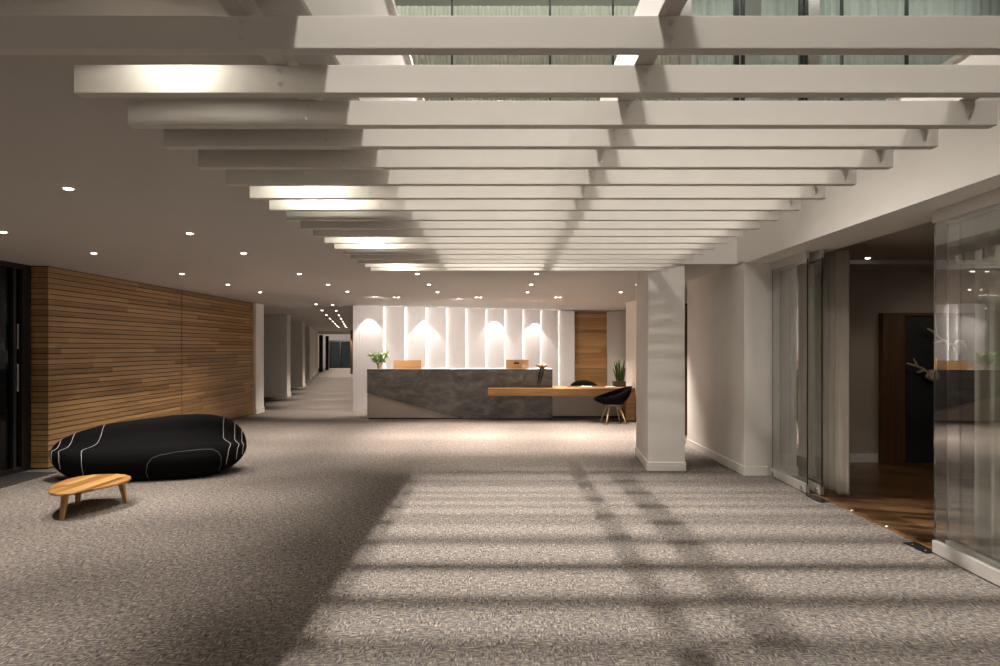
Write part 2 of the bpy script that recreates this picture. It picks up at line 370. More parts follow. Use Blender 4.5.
# ------------------------------------------------------------------ pillar and right-hand wall
bm = BM(); prism(bm, [(1.88, 8.46), (2.345, 8.46), (2.345, 9.80), (2.0, 9.80)], 0, ZC); p = struct('pillar', bm, 'plaster', bevel=0.004)
bm = BM(); prism(bm, [(1.866, 8.446), (2.359, 8.446), (2.359, 9.815), (1.985, 9.815)], 0, 0.115); struct('baseboard_pillar', bm, 'skirt', bevel=0.006)
bm = BM(); prism(bm, [(2.99, 8.16), (3.42, 8.16), (3.42, 10.65), (2.99, 10.65)], 0, ZC); struct('wall_right', bm, 'plaster')
bm = BM(); prism(bm, [(2.974, 8.144), (3.27, 8.144), (3.27, 8.16), (2.99, 8.16), (2.99, 10.65), (2.974, 10.65)], 0, 0.115); struct('baseboard_right', bm, 'skirt', bevel=0.004)
struct('wall_right_recess', b1(2.5, 3.42, 12.0, 12.1, 0, ZC), 'plaster')
d = sroot('door_1'); struct('leaf', b1(2.7, 4.2, 11.9, 11.96, 0.0, 2.32), 'darkwood', d); struct('frame', b1(2.66, 4.24, 11.97, 12.0, 0, 2.36), 'frame', d)

# ------------------------------------------------------------------ frameless glass doors on the right
def glass_door(name, x, ya, yb, locks, swing=0.0):
    d = sroot(name, (x, yb, 0)); d.rotation_euler = (0, 0, math.radians(swing)); w = ya-yb
    g = obj('glass_pane', b1(-0.006, 0.006, w, 0, 0.095, 2.515), 'glass', d)
    obj('pane_edge', b1(-0.0062, 0.0062, w-0.003, w+0.001, 0.095, 2.515), 'glassedge', d)
    obj('pane_edge', b1(-0.0062, 0.0062, -0.001, 0.003, 0.095, 2.515), 'glassedge', d)
    obj('bottom_rail', b1(-0.022, 0.022, w, 0, 0.012, 0.105), 'alu', d, bevel=0.003)
    obj('top_rail', b1(-0.022, 0.022, w, 0, 2.505, 2.598), 'alu', d, bevel=0.003)
    for ly in locks:
        bm = BM(); lathe(bm, [(0.03, 0), (0.03, 0.012), (0.022, 0.02)], 20)
        bmesh.ops.rotate(bm, verts=bm.verts, cent=(0, 0, 0), matrix=Matrix.Rotation(-PI/2, 3, 'Y')); bmesh.ops.translate(bm, verts=bm.verts, vec=(-0.022, ly-yb, 0.055))
        obj('floor_lock', bm, 'chrome', d)
    return d
glass_door('door_2', 3.31, 7.12, 8.10, (7.2, 8.02), -1.6)
glass_door('door_3', 3.42, 7.02, 8.12, (7.08,), -1.6)
glass_door('door_4', XG, 3.05, 5.06, (), -2.95)
glass_door('door_5', 3.40, 3.0, 5.06, (), -2.95)
for y0, y1, lab in ((6.72, 7.06, 'black floor plate at the foot of the far glass doors'), (5.06, 5.34, 'black floor plate at the foot of the near glass door')):
    t = thing('floor_plate', lab, 'floor plate', (3.27, (y0+y1)/2, 0), 0, 'black door plates')
    pl = obj('plate', b1(-0.045, 0.06, (y0-y1)/2, (y1-y0)/2, 0, 0.006), 'frame', t)
    for k in (-0.08, 0.08):
        bm = BM(); lathe(bm, [(0.009, 0.006), (0.007, 0.008)], 10, (0.0, k, 0)); obj('screw', bm, 'chrome', pl)
for y, lab in ((6.35, 'small brass stud on the wood threshold nearer the far doors'), (5.78, 'small brass stud on the wood threshold nearer the near door')):
    bm = BM(); lathe(bm, [(0.014, 0), (0.014, 0.010), (0.009, 0.015)], 14, (3.355, y, 0.006)); tag(obj('floor_stud', bm, 'alu'), lab, 'stud', 'threshold studs')
tag(obj('sheer_curtain', curtain_bm(6.92, 8.1, 3.58, 0.03, 2.58, 0.11, 0.045, axis='Y'), 'curtain', smooth=True), 'beige sheer curtain gathered behind the far glass doors', 'curtain', 'curtains of the glass doors')
tag(obj('sheer_curtain', curtain_bm(2.2, 4.98, 3.58, 0.03, 2.58, 0.16, 0.045, axis='Y'), 'curtain', smooth=True), 'beige sheer curtain drawn behind the near glass door', 'curtain', 'curtains of the glass doors')

# room behind the glass doors
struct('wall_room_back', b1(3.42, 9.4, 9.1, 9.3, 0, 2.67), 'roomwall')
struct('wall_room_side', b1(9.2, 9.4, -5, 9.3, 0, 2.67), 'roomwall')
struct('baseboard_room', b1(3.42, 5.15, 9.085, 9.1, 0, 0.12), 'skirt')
d = sroot('door_6')
struct('frame', b1(5.16, 5.46, 8.98, 9.1, 0, 2.035), 'darkwood', d, bevel=0.005)
struct('head', b1(5.46, 7.7, 8.98, 9.1, 2.0, 2.035), 'darkwood', d)
struct('leaf', b1(5.46, 7.7, 9.03, 9.09, 0.0, 2.0), 'slate', d)
# bleached branches on the dark door
def branch(name, lab, loc, parts, hub):
    t = thing(name, lab, 'branch', loc, 0, 'bleached branches')
    bm = BM(); bmesh.ops.create_icosphere(bm, subdivisions=3, radius=1)
    for v in bm.verts:
        q = v.co*1.0; k = 1+0.16*math.sin(q.x*5+1)*math.sin(q.z*4)+0.1*math.sin(q.y*7+q.x*3); v.co = Vector((q.x*hub[0]*k, q.y*hub[1]*k, q.z*hub[2]*k))
    obj('knot', bm, 'driftwood', t, smooth=True)
    for pts, r0, r1 in parts:
        bm = BM(); n = len(pts); tube(bm, pts, [r0+(r1-r0)*k/(n-1) for k in range(n)], 8); obj('twig', bm, 'driftwood', t, smooth=True)
s = 8.9/F
def rel(px, py, ox, oy, dy=0.0): return ((px-ox)*s, dy, -(py-oy)*s)
ox, oy = 933, 375
branch('antler_branch', 'bleached antler-like branch with a round knot, beside the glass edge', (X(ox, 8.975), 8.975, Z(oy, 8.975)), [
    ([rel(930, 374, ox, oy), rel(922, 369, ox, oy, -0.03), rel(914, 366, ox, oy, -0.06), rel(903, 363, ox, oy, -0.08)], 0.02, 0.012),
    ([rel(916, 367, ox, oy, -0.05), rel(912, 363, ox, oy, -0.08), rel(908, 358.5, ox, oy, -0.12)], 0.013, 0.009),
    ([rel(923, 370, ox, oy, -0.03), rel(918, 371.3, ox, oy, -0.06), rel(912.5, 372, ox, oy, -0.1)], 0.013, 0.009),
    ([rel(930, 374, ox, oy), rel(926, 374.5, ox, oy, -0.03), rel(923, 377, ox, oy, -0.06)], 0.013, 0.009),
    ([rel(935, 372, ox, oy), rel(935, 365, ox, oy, -0.02), rel(934.6, 358, ox, oy, -0.04)], 0.014, 0.009)], (0.075, 0.06, 0.075))
ox, oy = 960, 347
branch('antler_branch', 'bleached forked branch mounted higher, partly seen through the glass', (X(ox, 8.975), 8.975, Z(oy, 8.975)), [
    ([rel(958, 347, ox, oy), rel(947, 343.5, ox, oy, -0.03), rel(938, 339, ox, oy, -0.05), rel(931, 332.5, ox, oy, -0.06), rel(923.5, 328.5, ox, oy, -0.08)], 0.022, 0.012),
    ([rel(933, 335, ox, oy, -0.06), rel(932, 331, ox, oy, -0.08), rel(931, 325.5, ox, oy, -0.1)], 0.014, 0.010),
    ([rel(938.5, 341, ox, oy, -0.05), rel(934, 341.6, ox, oy, -0.07), rel(929, 343, ox, oy, -0.1)], 0.014, 0.010)], (0.08, 0.06, 0.10))

# ------------------------------------------------------------------ left side: timber wall and night-dark glass
bm = BM()
nb, pitch = 37, 0.0702
def battens(bm, y0, y1):
    for k in range(nb):
        z0 = 0.018+k*pitch; box(bm, XW-0.03, XW, y0, y1, z0, z0+pitch-0.011)
battens(bm, 8.62, 12.19); battens(bm, 12.21, 15.75)
struct('wall_left', bm, 'cladding')
bm = BM()
for k in range(nb):
    z0 = 0.018+k*pitch; box(bm, -6.06, XW-0.0005, 8.595, 8.62, z0, z0+pitch-0.011)
struct('wall_left_return', bm, 'cladding')
struct('wall_left_backing', b1(-6.3, XW-0.03, 8.62, 15.75, 0, ZC), 'backing')
d = sroot('window_2')
struct('glass', b1(-6.09, -6.075, -5, 8.5, 0.06, ZC-0.06), 'darkglass', d)
struct('jamb', b1(-6.13, -6.03, 8.42, 8.575, 0, ZC), 'frame', d, bevel=0.004)
struct('sill_rail', b1(-6.13, -6.03, -5, 8.42, 0, 0.06), 'frame', d)
struct('head_rail', b1(-6.13, -6.03, -5, 8.42, ZC-0.06, ZC), 'frame', d)
struct('mullion', b1(-6.13, -6.04, 8.28, 8.33, 0.06, ZC-0.06), 'frame', d)
for z0, z1 in ((1.55, 1.86), (1.02, 1.36)):
    bm = BM(); tube(bm, [(-6.0, 8.30, z0), (-6.0, 8.30, z1)], 0.012, 12); tube(bm, [(-6.04, 8.30, (z0+z1)/2), (-6.0, 8.30, (z0+z1)/2)], 0.008, 8); struct('handle', bm, 'chrome', d)
struct('wall_night', b1(-7.2, -7.0, -5, 8.6, 0, ZC), 'backing')
tag(obj('entrance_mat', b1(-6.0, -5.55, 5.5, 8.35, 0.0, 0.008), 'mat'), 'dark entrance mat strip beside the dark glazed wall', 'mat')

# ------------------------------------------------------------------ corridor
bm = BM(); box(bm, -6.5, -5.77, 15.75, 16.3, 0, ZC); struct('wall_corridor_end', bm, 'plaster')
struct('baseboard_corridor', b1(-5.77, -5.752, 15.75, 16.3, 0, 0.12), 'skirt')
for i, (px, yy, w) in enumerate(((287, 21.2, 3.0), (302.6, 26.7, 3.0), (309.5, 32.5, 3.0))):
    x = X(px, yy); struct('wall_corridor_left', b1(x-w, x, yy, yy+0.35, 0, ZC), 'plaster')
    struct('baseboard_corridor_left', b1(x-w, x+0.016, yy-0.016, yy+0.366, 0, 0.12), 'skirt')
bm = BM(); prism(bm, [(X(309.5, 32.8), 32.86), (X(318, 42.5), 42.5), (X(318, 42.5)-0.3, 42.5), (X(309.5, 32.8)-0.3, 32.86)], 0, ZC); struct('wall_corridor_long', bm, 'plaster')
d = sroot('door_7')
struct('leaf', b1(-7.6, -6.55, 18.3, 18.4, 0, 2.3), 'slate', d)
struct('wall_corridor_outer', b1(-13.5, -13.3, 16.3, 43, 0, ZC), 'grey')
struct('wall_corridor_recess', b1(-13.3, -6.5, 16.3, 16.4, 0, ZC), 'grey')
YE = 52.0
struct('wall_corridor_back', b1(-17, -9, YE, YE+0.3, 0, ZC), 'grey')
bm = BM(); box(bm, -16.5, -9, 43.0, 43.2, 2.45, ZC); struct('trim_4', bm, 'plaster')
d = sroot('door_8')
xa, xb = X(331, YE), X(350.5, YE)
struct('glass', b1(xa, xb, YE-0.08, YE-0.05, 0.0, 2.05), 'darkglass', d)
bm = BM(); box(bm, xa-0.12, xa, YE-0.12, YE, 0, 2.15); box(bm, xb, xb+0.12, YE-0.12, YE, 0, 2.15); box(bm, xa, xb, YE-0.12, YE, 2.05, 2.15); box(bm, (xa+xb)/2-0.05, (xa+xb)/2+0.05, YE-0.12, YE, 0, 2.05)
struct('frame', bm, 'frame', d)
d = sroot('door_9')
for px0, px1, yy in ((319, 322.5, 43.4), (325.5, 328.5, 47.0)):
    struct('leaf', b1(X(px0, yy), X(px1, yy), yy, yy+0.1, 0, 2.4), 'slate', d)
struct('wall_corridor_right', b1(X(350.5, 40), X(353, 40)+3, 40, 40.2, 0, ZC), 'darkwood')
bm = BM(); prism(bm, [(-3.64, 17.0), (-3.5, 17.0), (-7.9, 40), (-8.1, 40)], 0, ZC); struct('wall_corridor_inner', bm, 'grey')

# ------------------------------------------------------------------ reception back wall: stepped white panels with light between
edges = [353, 383.3, 404.6, 425.8, 446.2, 465.6, 485.4, 504.4, 522.6, 540.3, 558.2, 574.6]
npan = 11
panY = [16.32+0.205*k for k in range(npan)]
names = ['wide white wall panel at the left end, behind the flower vase', 'white wall panel behind the first wooden box, left part']
for k in range(npan):
    y = panY[k]; x0, x1 = X(edges[k], y), X(edges[k+1], y)
    lab = names[0] if k == 0 else ('white wall panel touching the timber panel, last of the row' if k == npan-1 else 'tall white wall panel, %s from the left of the stepped row' % ORD[k])
    y1 = y+0.125; x1 = X(edges[k+1], y1); w = math.hypot(x1-x0, y1-y)
    t = thing('wall_panel', lab, 'wall panel', (x0, y, 0), math.atan2(y1-y, x1-x0), 'stepped white panels behind the desk')
    bm = BM(); box(bm, 0, w, 0, 0.04, 0.0, ZC-0.03)
    if k == 0:
        for gx in (0.10, 0.16, 0.24):
            box(bm, gx, gx+0.02, -0.008, 0.0, 0.1, ZC-0.03)
        obj('plinth', b1(0, w, -0.02, 0, 0, 0.1), 'skirt', t)
    obj('board', bm, 'panel', t, bevel=0.002)
    if k < npan-1:
        obj('light_strip', b1(w-0.030, w-0.006, 0.041, 0.066, 0.02, ZC-0.04), 'led', t)
yb = 19.0
prv = [(X(353, 16.32), 16.42)] + [(X(574.6, panY[-1]), 18.75)]
bm = BM(); prism(bm, [(prv[0][0], 16.62), (X(574.6, 18.6), 18.72), (X(574.6, 18.6), 19.6), (prv[0][0], 17.6)], 0, ZC); struct('wall_back', bm, 'plaster')
yt = 19.1
struct('wall_back_right', b1(X(574.6, 18.6), 4.6, yt+0.06, yt+0.26, 0, ZC), 'plaster')
bm = BM()
x0, x1 = X(574.8, yt), X(606.8, yt)
for k in range(24):
    z0 = 0.0+k*0.108; box(bm, x0, x1, yt, yt+0.05, z0, min(z0+0.104, 2.60))
tag(obj('timber_panel', bm, 'oak_panel', bevel=0.003), 'tall oak board panel between the white panels and white wall', 'wall panel')
yy = 15.0
bm = BM(); prism(bm, [(X(625.8, 15.6), 15.6), (X(637, 14.7), 14.7), (3.7, 14.7), (3.7, 19.1), (X(626.5, 19.1)+0.03, 19.1), (X(626, 16.5)+0.03, 16.5)], 0, ZC); struct('wall_reception_right', bm, 'plaster')

# ------------------------------------------------------------------ reception desk
DY = 14.58
dx0, dx1, dh = X(367, DY), X(552.5, DY), 1.10
t = thing('reception_desk', 'long dark stone reception desk with a timber ledge and grey wedge', 'reception desk', (dx0, DY, 0))
W = dx1-dx0
# stone front with the wedge cut out of its lower left corner
zc = Z(393, DY); xc = X(462, DY)-dx0
bm = BM(); prism_y(bm, [(0, zc), (xc, 0.02), (W, 0.02), (W, dh-0.02), (0, dh-0.02)], 0, 0.10)
box(bm, W-0.06, W, 0.10, 0.75, 0.02, dh-0.02); box(bm, 0, 0.06, 0.10, 0.75, zc, dh-0.02)
obj('stone_front', bm, 'stone', t)
bm = BM(); prism_y(bm, [(0, 0.03), (xc-0.06, 0.03), (0, zc-0.012)], 0.02, 0.10); obj('wedge_panel', bm, 'satin', t)
obj('counter_top', b1(-0.004, W+0.004, 0.004, 0.78, dh-0.018, dh), 'top', t, bevel=0.003)
obj('edge_band', b1(-0.004, W+0.004, -0.004, 0.004, dh-0.022, dh-0.004), 'kick', t)
obj('plinth', b1(0.03, W-0.01, 0.04, 0.6, 0, 0.03), 'kick', t)
# lower timber desk that runs through the stone and on to the right
yf = 14.2-DY
lx0 = X(488, 14.2)-dx0; lx1 = X(634, 14.45)-dx0
zt, zb = Z(388.6, 14.2), Z(396.0, 14.2)
bm = BM(); prism(bm, [(lx0, yf), (W+0.02, yf), (lx1, yf+0.12), (lx1, yf+0.98), (W+0.02, yf+0.98), (W+0.02, 0.0), (lx0, 0.0)], zb, zt)
obj('timber_ledge', bm, 'oak', t, bevel=0.004)
obj('side_panel', b1(lx1-0.2, lx1, yf+0.14, yf+0.96, 0, zb), 'oak', t, bevel=0.003)
obj('modesty_panel', b1(W+0.0, lx1-0.2, 0.25, 0.29, 0.05, zb), 'satin', t)
obj('lower_plinth', b1(W+0.0, lx1-0.2, 0.27, 0.33, 0, 0.05), 'kick', t)

# things on the counter
yv = DY+0.12
vx = X(379, yv)
t = thing('flower_vase', 'amber vase of green leaves and white flowers on the stone counter', 'vase of flowers', (vx, yv, dh))
bm = BM(); lathe(bm, [(0.036, 0), (0.04, 0.02), (0.042, 0.06), (0.050, 0.13), (0.046, 0.13), (0.038, 0.06), (0.03, 0.02)], 20); obj('vase', bm, 'vase', t, smooth=True)
bm = BM(); bl = BM(); bp = BM(); rnd = random.Random(3)
stems = []
for k in range(18):
    a = rnd.uniform(0, 2*PI); sp = rnd.uniform(0.05, 0.24); hh = rnd.uniform(0.22, 0.36)
    p1 = Vector((math.cos(a)*sp, math.sin(a)*sp*0.6, hh)); stems.append(p1)
    tube(bm, [(0, 0, 0.02), p1*0.45+Vector((0, 0, 0.03)), p1], [0.004, 0.003, 0.002], 6)
obj('stems', bm, 'leaf', t)
def leaf_shape(bm, p, d, ln, wd):
    d = d.normalized(); s = d.cross(Vector((0, 0, 1)))
    if s.length < 1e-3: s = Vector((1, 0, 0))
    s.normalize(); n = s.cross(d); vs = []
    top = [p, p+d*ln*0.3+s*wd*0.45+n*0.006, p+d*ln*0.65+s*wd*0.42+n*0.004, p+d*ln-n*0.012, p+d*ln*0.65-s*wd*0.42+n*0.004, p+d*ln*0.3-s*wd*0.45+n*0.006]
    a = [bm.verts.new(v) for v in top]; b = [bm.verts.new(v-n*0.0025) for v in top]
    bm.faces.new(a); bm.faces.new(b[::-1])
    for i in range(6): bm.faces.new((a[i], b[i], b[(i+1) % 6], a[(i+1) % 6]))
leafs = []
for p1 in stems:
    for k in range(7):
        f = rnd.uniform(0.5, 1.0); d = Vector((rnd.uniform(-1, 1), rnd.uniform(-1, 1), rnd.uniform(-0.2, 0.8)))
        leaf_shape(bl, p1*f, d, rnd.uniform(0.07, 0.12), rnd.uniform(0.045, 0.07))
obj('foliage', bl, 'leaflight', t)
for k in range(7):
    p1 = stems[k]*1.02+Vector((0, 0, 0.015)); q = BM()
    bmesh.ops.create_icosphere(q, subdivisions=2, radius=0.026)
    for v in q.verts: v.co *= 1+0.18*math.sin(v.co.x*190)*math.sin(v.co.y*170)
    bmesh.ops.translate(q, verts=q.verts, vec=p1); obj('flower', q, 'petal', t, smooth=True)
def wooden_box(lab, px0, px1, py0, slot):
    y = DY+0.3; x0, x1 = X(px0, y), X(px1, y); h = Z(py0, y)-dh; w = x1-x0; dp = 0.24
    t = thing('wooden_box', lab, 'box', ((x0+x1)/2, y, dh), 0, 'wooden boxes on the counter')
    bm = BM(); a = w/2
    box(bm, -a, a, -dp/2, dp/2, 0, 0.012)
    prism_y(bm, [(-a+0.015, 0.012), (a-0.015, 0.012), (a, h), (-a, h)], -dp/2, -dp/2+0.014)
    prism_y(bm, [(-a+0.015, 0.012), (a-0.015, 0.012), (a, h), (-a, h)], dp/2-0.014, dp/2)
    box(bm, -a, -a+0.014, -dp/2+0.014, dp/2-0.014, 0.012, h); box(bm, a-0.014, a, -dp/2+0.014, dp/2-0.014, 0.012, h)
    bd = obj('body', bm, 'boxwood', t, bevel=0.002)
    if slot: obj('slot', b1(-0.08, 0.04, -dp/2-0.002, -dp/2+0.001, h*0.55, h*0.72), 'kick', bd)
    return t, y, dp, a, h
wooden_box('plain pale wooden box on the stone counter beside the flower vase', 394.5, 421.5, 360.2, False)
tb, y, dp, a, h = wooden_box('wooden box with a dark slot on the counter, nearer the ornament', 506, 528.5, 359.8, True)
for k, (px, rr) in enumerate(((523.4, 0.045), (527.0, 0.03))):
    bm = BM()
    for q in range(6):
        an = q*PI/3; p = Vector((math.cos(an)*rr*0.6, 0, math.sin(an)*rr*0.6)); g = bmesh.ops.create_icosphere(bm, subdivisions=2, radius=rr*0.5)
        for v in g['verts']: v.co = Vector((v.co.x, v.co.y*0.5, v.co.z))+p
    g = bmesh.ops.create_icosphere(bm, subdivisions=2, radius=rr*0.4)
    yq = y-dp/2-0.05; bmesh.ops.translate(bm, verts=bm.verts, vec=(X(px, yq), yq, dh+rr*1.12))
    tag(obj('white_blossom', bm, 'shell', smooth=True), ('larger' if k == 0 else 'smaller')+' pale blossom lying in front of the slotted wooden box', 'flower', 'blossoms by the slotted box')
yo = DY+0.06
t = thing('ornament', 'copper-brown bowl-like ornament on the counter corner with two dark prongs hanging down', 'ornament', (X(542.0, yo), yo, dh))
bm = BM(); lathe(bm, [(0.03, 0.0), (0.055, 0.015), (0.12, 0.055), (0.15, 0.085), (0.143, 0.088), (0.11, 0.062), (0.05, 0.03)], 26)
for v in bm.verts: v.co.y *= 0.55; v.co.z += 0.02*max(0, abs(v.co.x)/0.15)**2
obj('bowl', bm, 'copper', t, smooth=True)
for k, (xx, zz, r) in enumerate(((-0.03, 0.075, 0.035), (0.04, 0.09, 0.04), (0.085, 0.085, 0.03), (0.01, 0.07, 0.03))):
    bm = BM(); bmesh.ops.create_icosphere(bm, subdivisions=2, radius=r)
    for v in bm.verts: v.co = Vector((v.co.x*1.3, v.co.y, v.co.z*0.7))
    bmesh.ops.translate(bm, verts=bm.verts, vec=(xx, 0, zz)); obj('pod', bm, 'shell', t, smooth=True)
for x0, x1, zz in ((-0.035, -0.10, -0.30), (0.03, -0.05, -0.33)):
    bm = BM(); tube(bm, [(x0, -0.04, 0.025), (x0, -0.092, 0.0), (x0+0.3*(x1-x0), -0.098, zz*0.3), (x1, -0.088, zz)], [0.016, 0.020, 0.020, 0.006], 8); obj('prong', bm, 'prong', t, smooth=True)

# magazines and plant on the timber ledge
zl = zt+0.002
for px, y, w, d_, th, rz, mt, lab in ((573.5, 14.75, 0.22, 0.32, 0.012, 0.15, 'magblack', 'dark magazine lying flat on the timber ledge, nearer the stone'),
                               (586.5, 14.70, 0.22, 0.30, 0.016, -0.2, 'paper', 'white brochure on the timber ledge between two magazines'),
                               (598.5, 14.80, 0.26, 0.32, 0.014, 0.1, 'magblack', 'dark magazine lying flat on the timber ledge, nearer the plant'),
                               (610.5, 14.72, 0.22, 0.3, 0.012, -0.1, 'paper', 'white paper on the timber ledge in front of the plant')):
    t = thing('magazine', lab, 'magazine', (X(px, y), y, zl), rz, 'reading matter on the ledge')
    obj('pages', b1(-w/2+0.003, w/2-0.003, -d_/2+0.003, d_/2-0.003, 0.001, th-0.001), 'paper', t)
    bm = BM(); box(bm, -w/2, w/2, -d_/2, d_/2, th-0.001, th); box(bm, -w/2, w/2, -d_/2, d_/2, 0, 0.001); box(bm, -w/2, -w/2+0.002, -d_/2, d_/2, 0.001, th-0.001); obj('cover', bm, mt, t)
yp = 15.0
t = thing('potted_plant', 'upright sword-leaved plant in a dark square pot on the timber ledge', 'plant', (X(618.8, yp), yp, zl))
bm = BM(); s2 = 0.13; box(bm, -0.145, 0.145, -0.09, 0.09, 0, 0.115); pt = obj('pot', bm, 'pot', t, bevel=0.008)
obj('soil', b1(-0.125, 0.125, -0.07, 0.07, 0.112, 0.12), 'soil', pt)
rnd = random.Random(11)
for k in range(15):
    bx = rnd.uniform(-0.05, 0.11); by = rnd.uniform(-0.045, 0.045); hh = rnd.uniform(0.28, 0.5); lean = Vector((rnd.uniform(-0.09, 0.05), rnd.uniform(-0.05, 0.05), hh)); wv = rnd.uniform(0.03, 0.048)
    bm = BM(); an = rnd.uniform(-0.6, 0.6); sd = Vector((math.cos(an), math.sin(an), 0)); nrm = Vector((-sd.y, sd.x, 0)); rows = []
    for q in range(7):
        f = q/6; p = Vector((bx, by, 0.118))+lean*f+Vector((lean.x, lean.y, 0))*0.4*f*f; wq = wv*(0.55+0.9*f*(1-f)*1.6)*(1 if q < 6 else 0.05)
        rows.append([bm.verts.new(p-sd*wq/2), bm.verts.new(p+nrm*0.006), bm.verts.new(p+sd*wq/2), bm.verts.new(p-nrm*0.005)])
    for r0, r1 in zip(rows, rows[1:]):
        for i in range(4): bm.faces.new((r0[i], r0[(i+1) % 4], r1[(i+1) % 4], r1[i]))
    bm.faces.new(rows[0][::-1]); bm.faces.new(rows[-1])
    obj('leaf', bm, 'leaf', t, smooth=True)

# ------------------------------------------------------------------ tub chairs
def make_chair(lab, loc, rz):
    """faces local -X; back at +X"""
    t = thing('tub_chair', lab, 'chair', loc, rz, 'tub chairs at the timber ledge')
    bm = BM(); n = 44; rings = []
    lev = 8
    for k in range(n):
        th = 2*PI*k/n; c = math.cos(th)                  # c = 1 at the back
        ht = 0.525 + 0.245*max(0, (c+0.95)/1.95)**1.15
        col = []
        for q in range(lev+1):
            f = q/lev
            r = (0.20+0.105*math.sin(min(1, f*1.5)*PI/2)) * (1+0.10*f)
            z = 0.40+(ht-0.40)*f**0.9
            col.append((r*math.cos(th)*1.02+0.05*f*max(0, c)-0.07*f*max(0, -c), r*math.sin(th)*1.0, z))
        rings.append(col)
    O = [[bm.verts.new(p) for p in c] for c in rings]
    I = [[bm.verts.new((p[0]*0.90, p[1]*0.90, max(p[2]-0.004, 0.43))) for p in c] for c in rings]
    for k in range(n):
        k2 = (k+1) % n
        for q in range(lev):
            bm.faces.new((O[k][q], O[k2][q], O[k2][q+1], O[k][q+1])); bm.faces.new((I[k][q], I[k][q+1], I[k2][q+1], I[k2][q]))
        bm.faces.new((O[k][lev], O[k2][lev], I[k2][lev], I[k][lev]))
    bm.faces.new([O[k][0] for k in range(n)][::-1]); bm.faces.new([I[k][0] for k in range(n)])
    obj('shell', bm, 'black', t, smooth=True)
    bm = BM(); lathe(bm, [(0.19, 0.435), (0.245, 0.45), (0.255, 0.475), (0.235, 0.495), (0.12, 0.505)], 32); obj('seat_cushion', bm, 'charcoal', t, smooth=True)
    bm = BM(); lathe(bm, [(0.13, 0.365), (0.20, 0.385), (0.212, 0.405), (0.19, 0.408)], 32); obj('seat_base', bm, 'greyseat', t, smooth=True)
    for sx, sy in ((-1, -1), (-1, 1), (1, -1), (1, 1)):
        bm = BM(); tube(bm, [(sx*0.10, sy*0.10, 0.37), (sx*0.155, sy*0.155, 0.20), (sx*0.215, sy*0.215, 0.0)], [0.021, 0.018, 0.012], 10); obj('leg', bm, 'paleleg', t, smooth=True)
    return t
ch = make_chair('black tub chair on splayed pale wood legs in front of the ledge', (X(613.0, 13.75), 13.75, 0), 0.12)
dup(ch, (X(584.5, 15.95), 15.95, 0), PI/2, 'dark tub chair behind the timber ledge, only its back showing')

# ------------------------------------------------------------------ black pebble sofa
def catmull(P, n):
    out = []; m = len(P)
    for i in range(m):
        p0, p1, p2, p3 = (Vector(P[(i+k-1) % m]) for k in range(4))
        for q in range(n):
            t = q/n; out.append(0.5*((2*p1)+(p2-p0)*t+(2*p0-5*p1+4*p2-p3)*t*t+(3*p1-p0-3*p2+p3)*t**3))
    return out
SEC = catmull([(-0.40, 0.0), (-0.57, 0.13), (-0.60, 0.27), (-0.50, 0.375), (-0.25, 0.42), (-0.04, 0.50), (0.12, 0.635), (0.28, 0.68), (0.47, 0.58), (0.58, 0.36), (0.54, 0.14), (0.38, 0.0)], 5)
LS = 1.083
def sofa_pt(t, v):
    # t in [-1, 1] along the length (the +1 end is the fuller one), v = section point
    k = max(0.0, 1-abs(t)**3.1)**0.5
    kz = k*(1+0.281*t); kd = k*(1+0.144*t)
    zmid = 0.325-0.021*t
    z = zmid + (v[1]-zmid)*(kz if v[1] > zmid else max(0, 1-abs(t)**4.5)**0.55)
    y = v[0]*0.92*kd
    return Vector((t*LS, y, max(z, 0.0)))
t_sofa = thing('pebble_sofa', 'long black pebble-shaped sofa with pale piping in front of timber wall', 'sofa', (-4.282, 8.228, 0), 0.324)
bm = BM(); NT = 40; rows = []
ts = [math.sin((i/NT-0.5)*PI*0.998) for i in range(NT+1)]
for tt in ts: rows.append([bm.verts.new(sofa_pt(tt, v)) for v in SEC])
ns = len(SEC)
for a, b in zip(rows, rows[1:]):
    for k in range(ns): bm.faces.new((a[k], a[(k+1) % ns], b[(k+1) % ns], b[k]))
bm.faces.new(rows[0][::-1]); bm.faces.new(rows[-1])
obj('body', bm, 'black', t_sofa, smooth=True)
def interp(pts, f):
    f = max(0, min(1, f))*(len(pts)-1); i = min(int(f), len(pts)-2); g = f-i; g = g*g*(3-2*g); return pts[i]+(pts[i+1]-pts[i])*g
# piping runs over the body: its station along the length changes where the seat meets the back
SUB = SEC[4:42]
for tpath in ((-0.60, -0.61, -0.63, -0.53, -0.52, -0.52, -0.52), (-0.84, -0.85, -0.87, -0.81, -0.80, -0.80, -0.80), (-0.945, -0.95, -0.955, -0.925, -0.92, -0.92, -0.92),
              (0.80, 0.82, 0.84, 0.75, 0.74, 0.74, 0.74), (0.90, 0.91, 0.925, 0.87, 0.865, 0.865, 0.865), (0.962, 0.966, 0.97, 0.948, 0.945, 0.945, 0.945)):
    pts = []
    for i in range(len(SUB)):
        f = i/(len(SUB)-1); tt = interp(list(tpath), f); v = SUB[i]; p = sofa_pt(tt, v); c = Vector((p.x, 0, 0.3)); pts.append(p+(p-c).normalized()*0.002)
    bm = BM(); tube(bm, pts, 0.0036, 6); obj('piping', bm, 'piping', t_sofa, smooth=True)
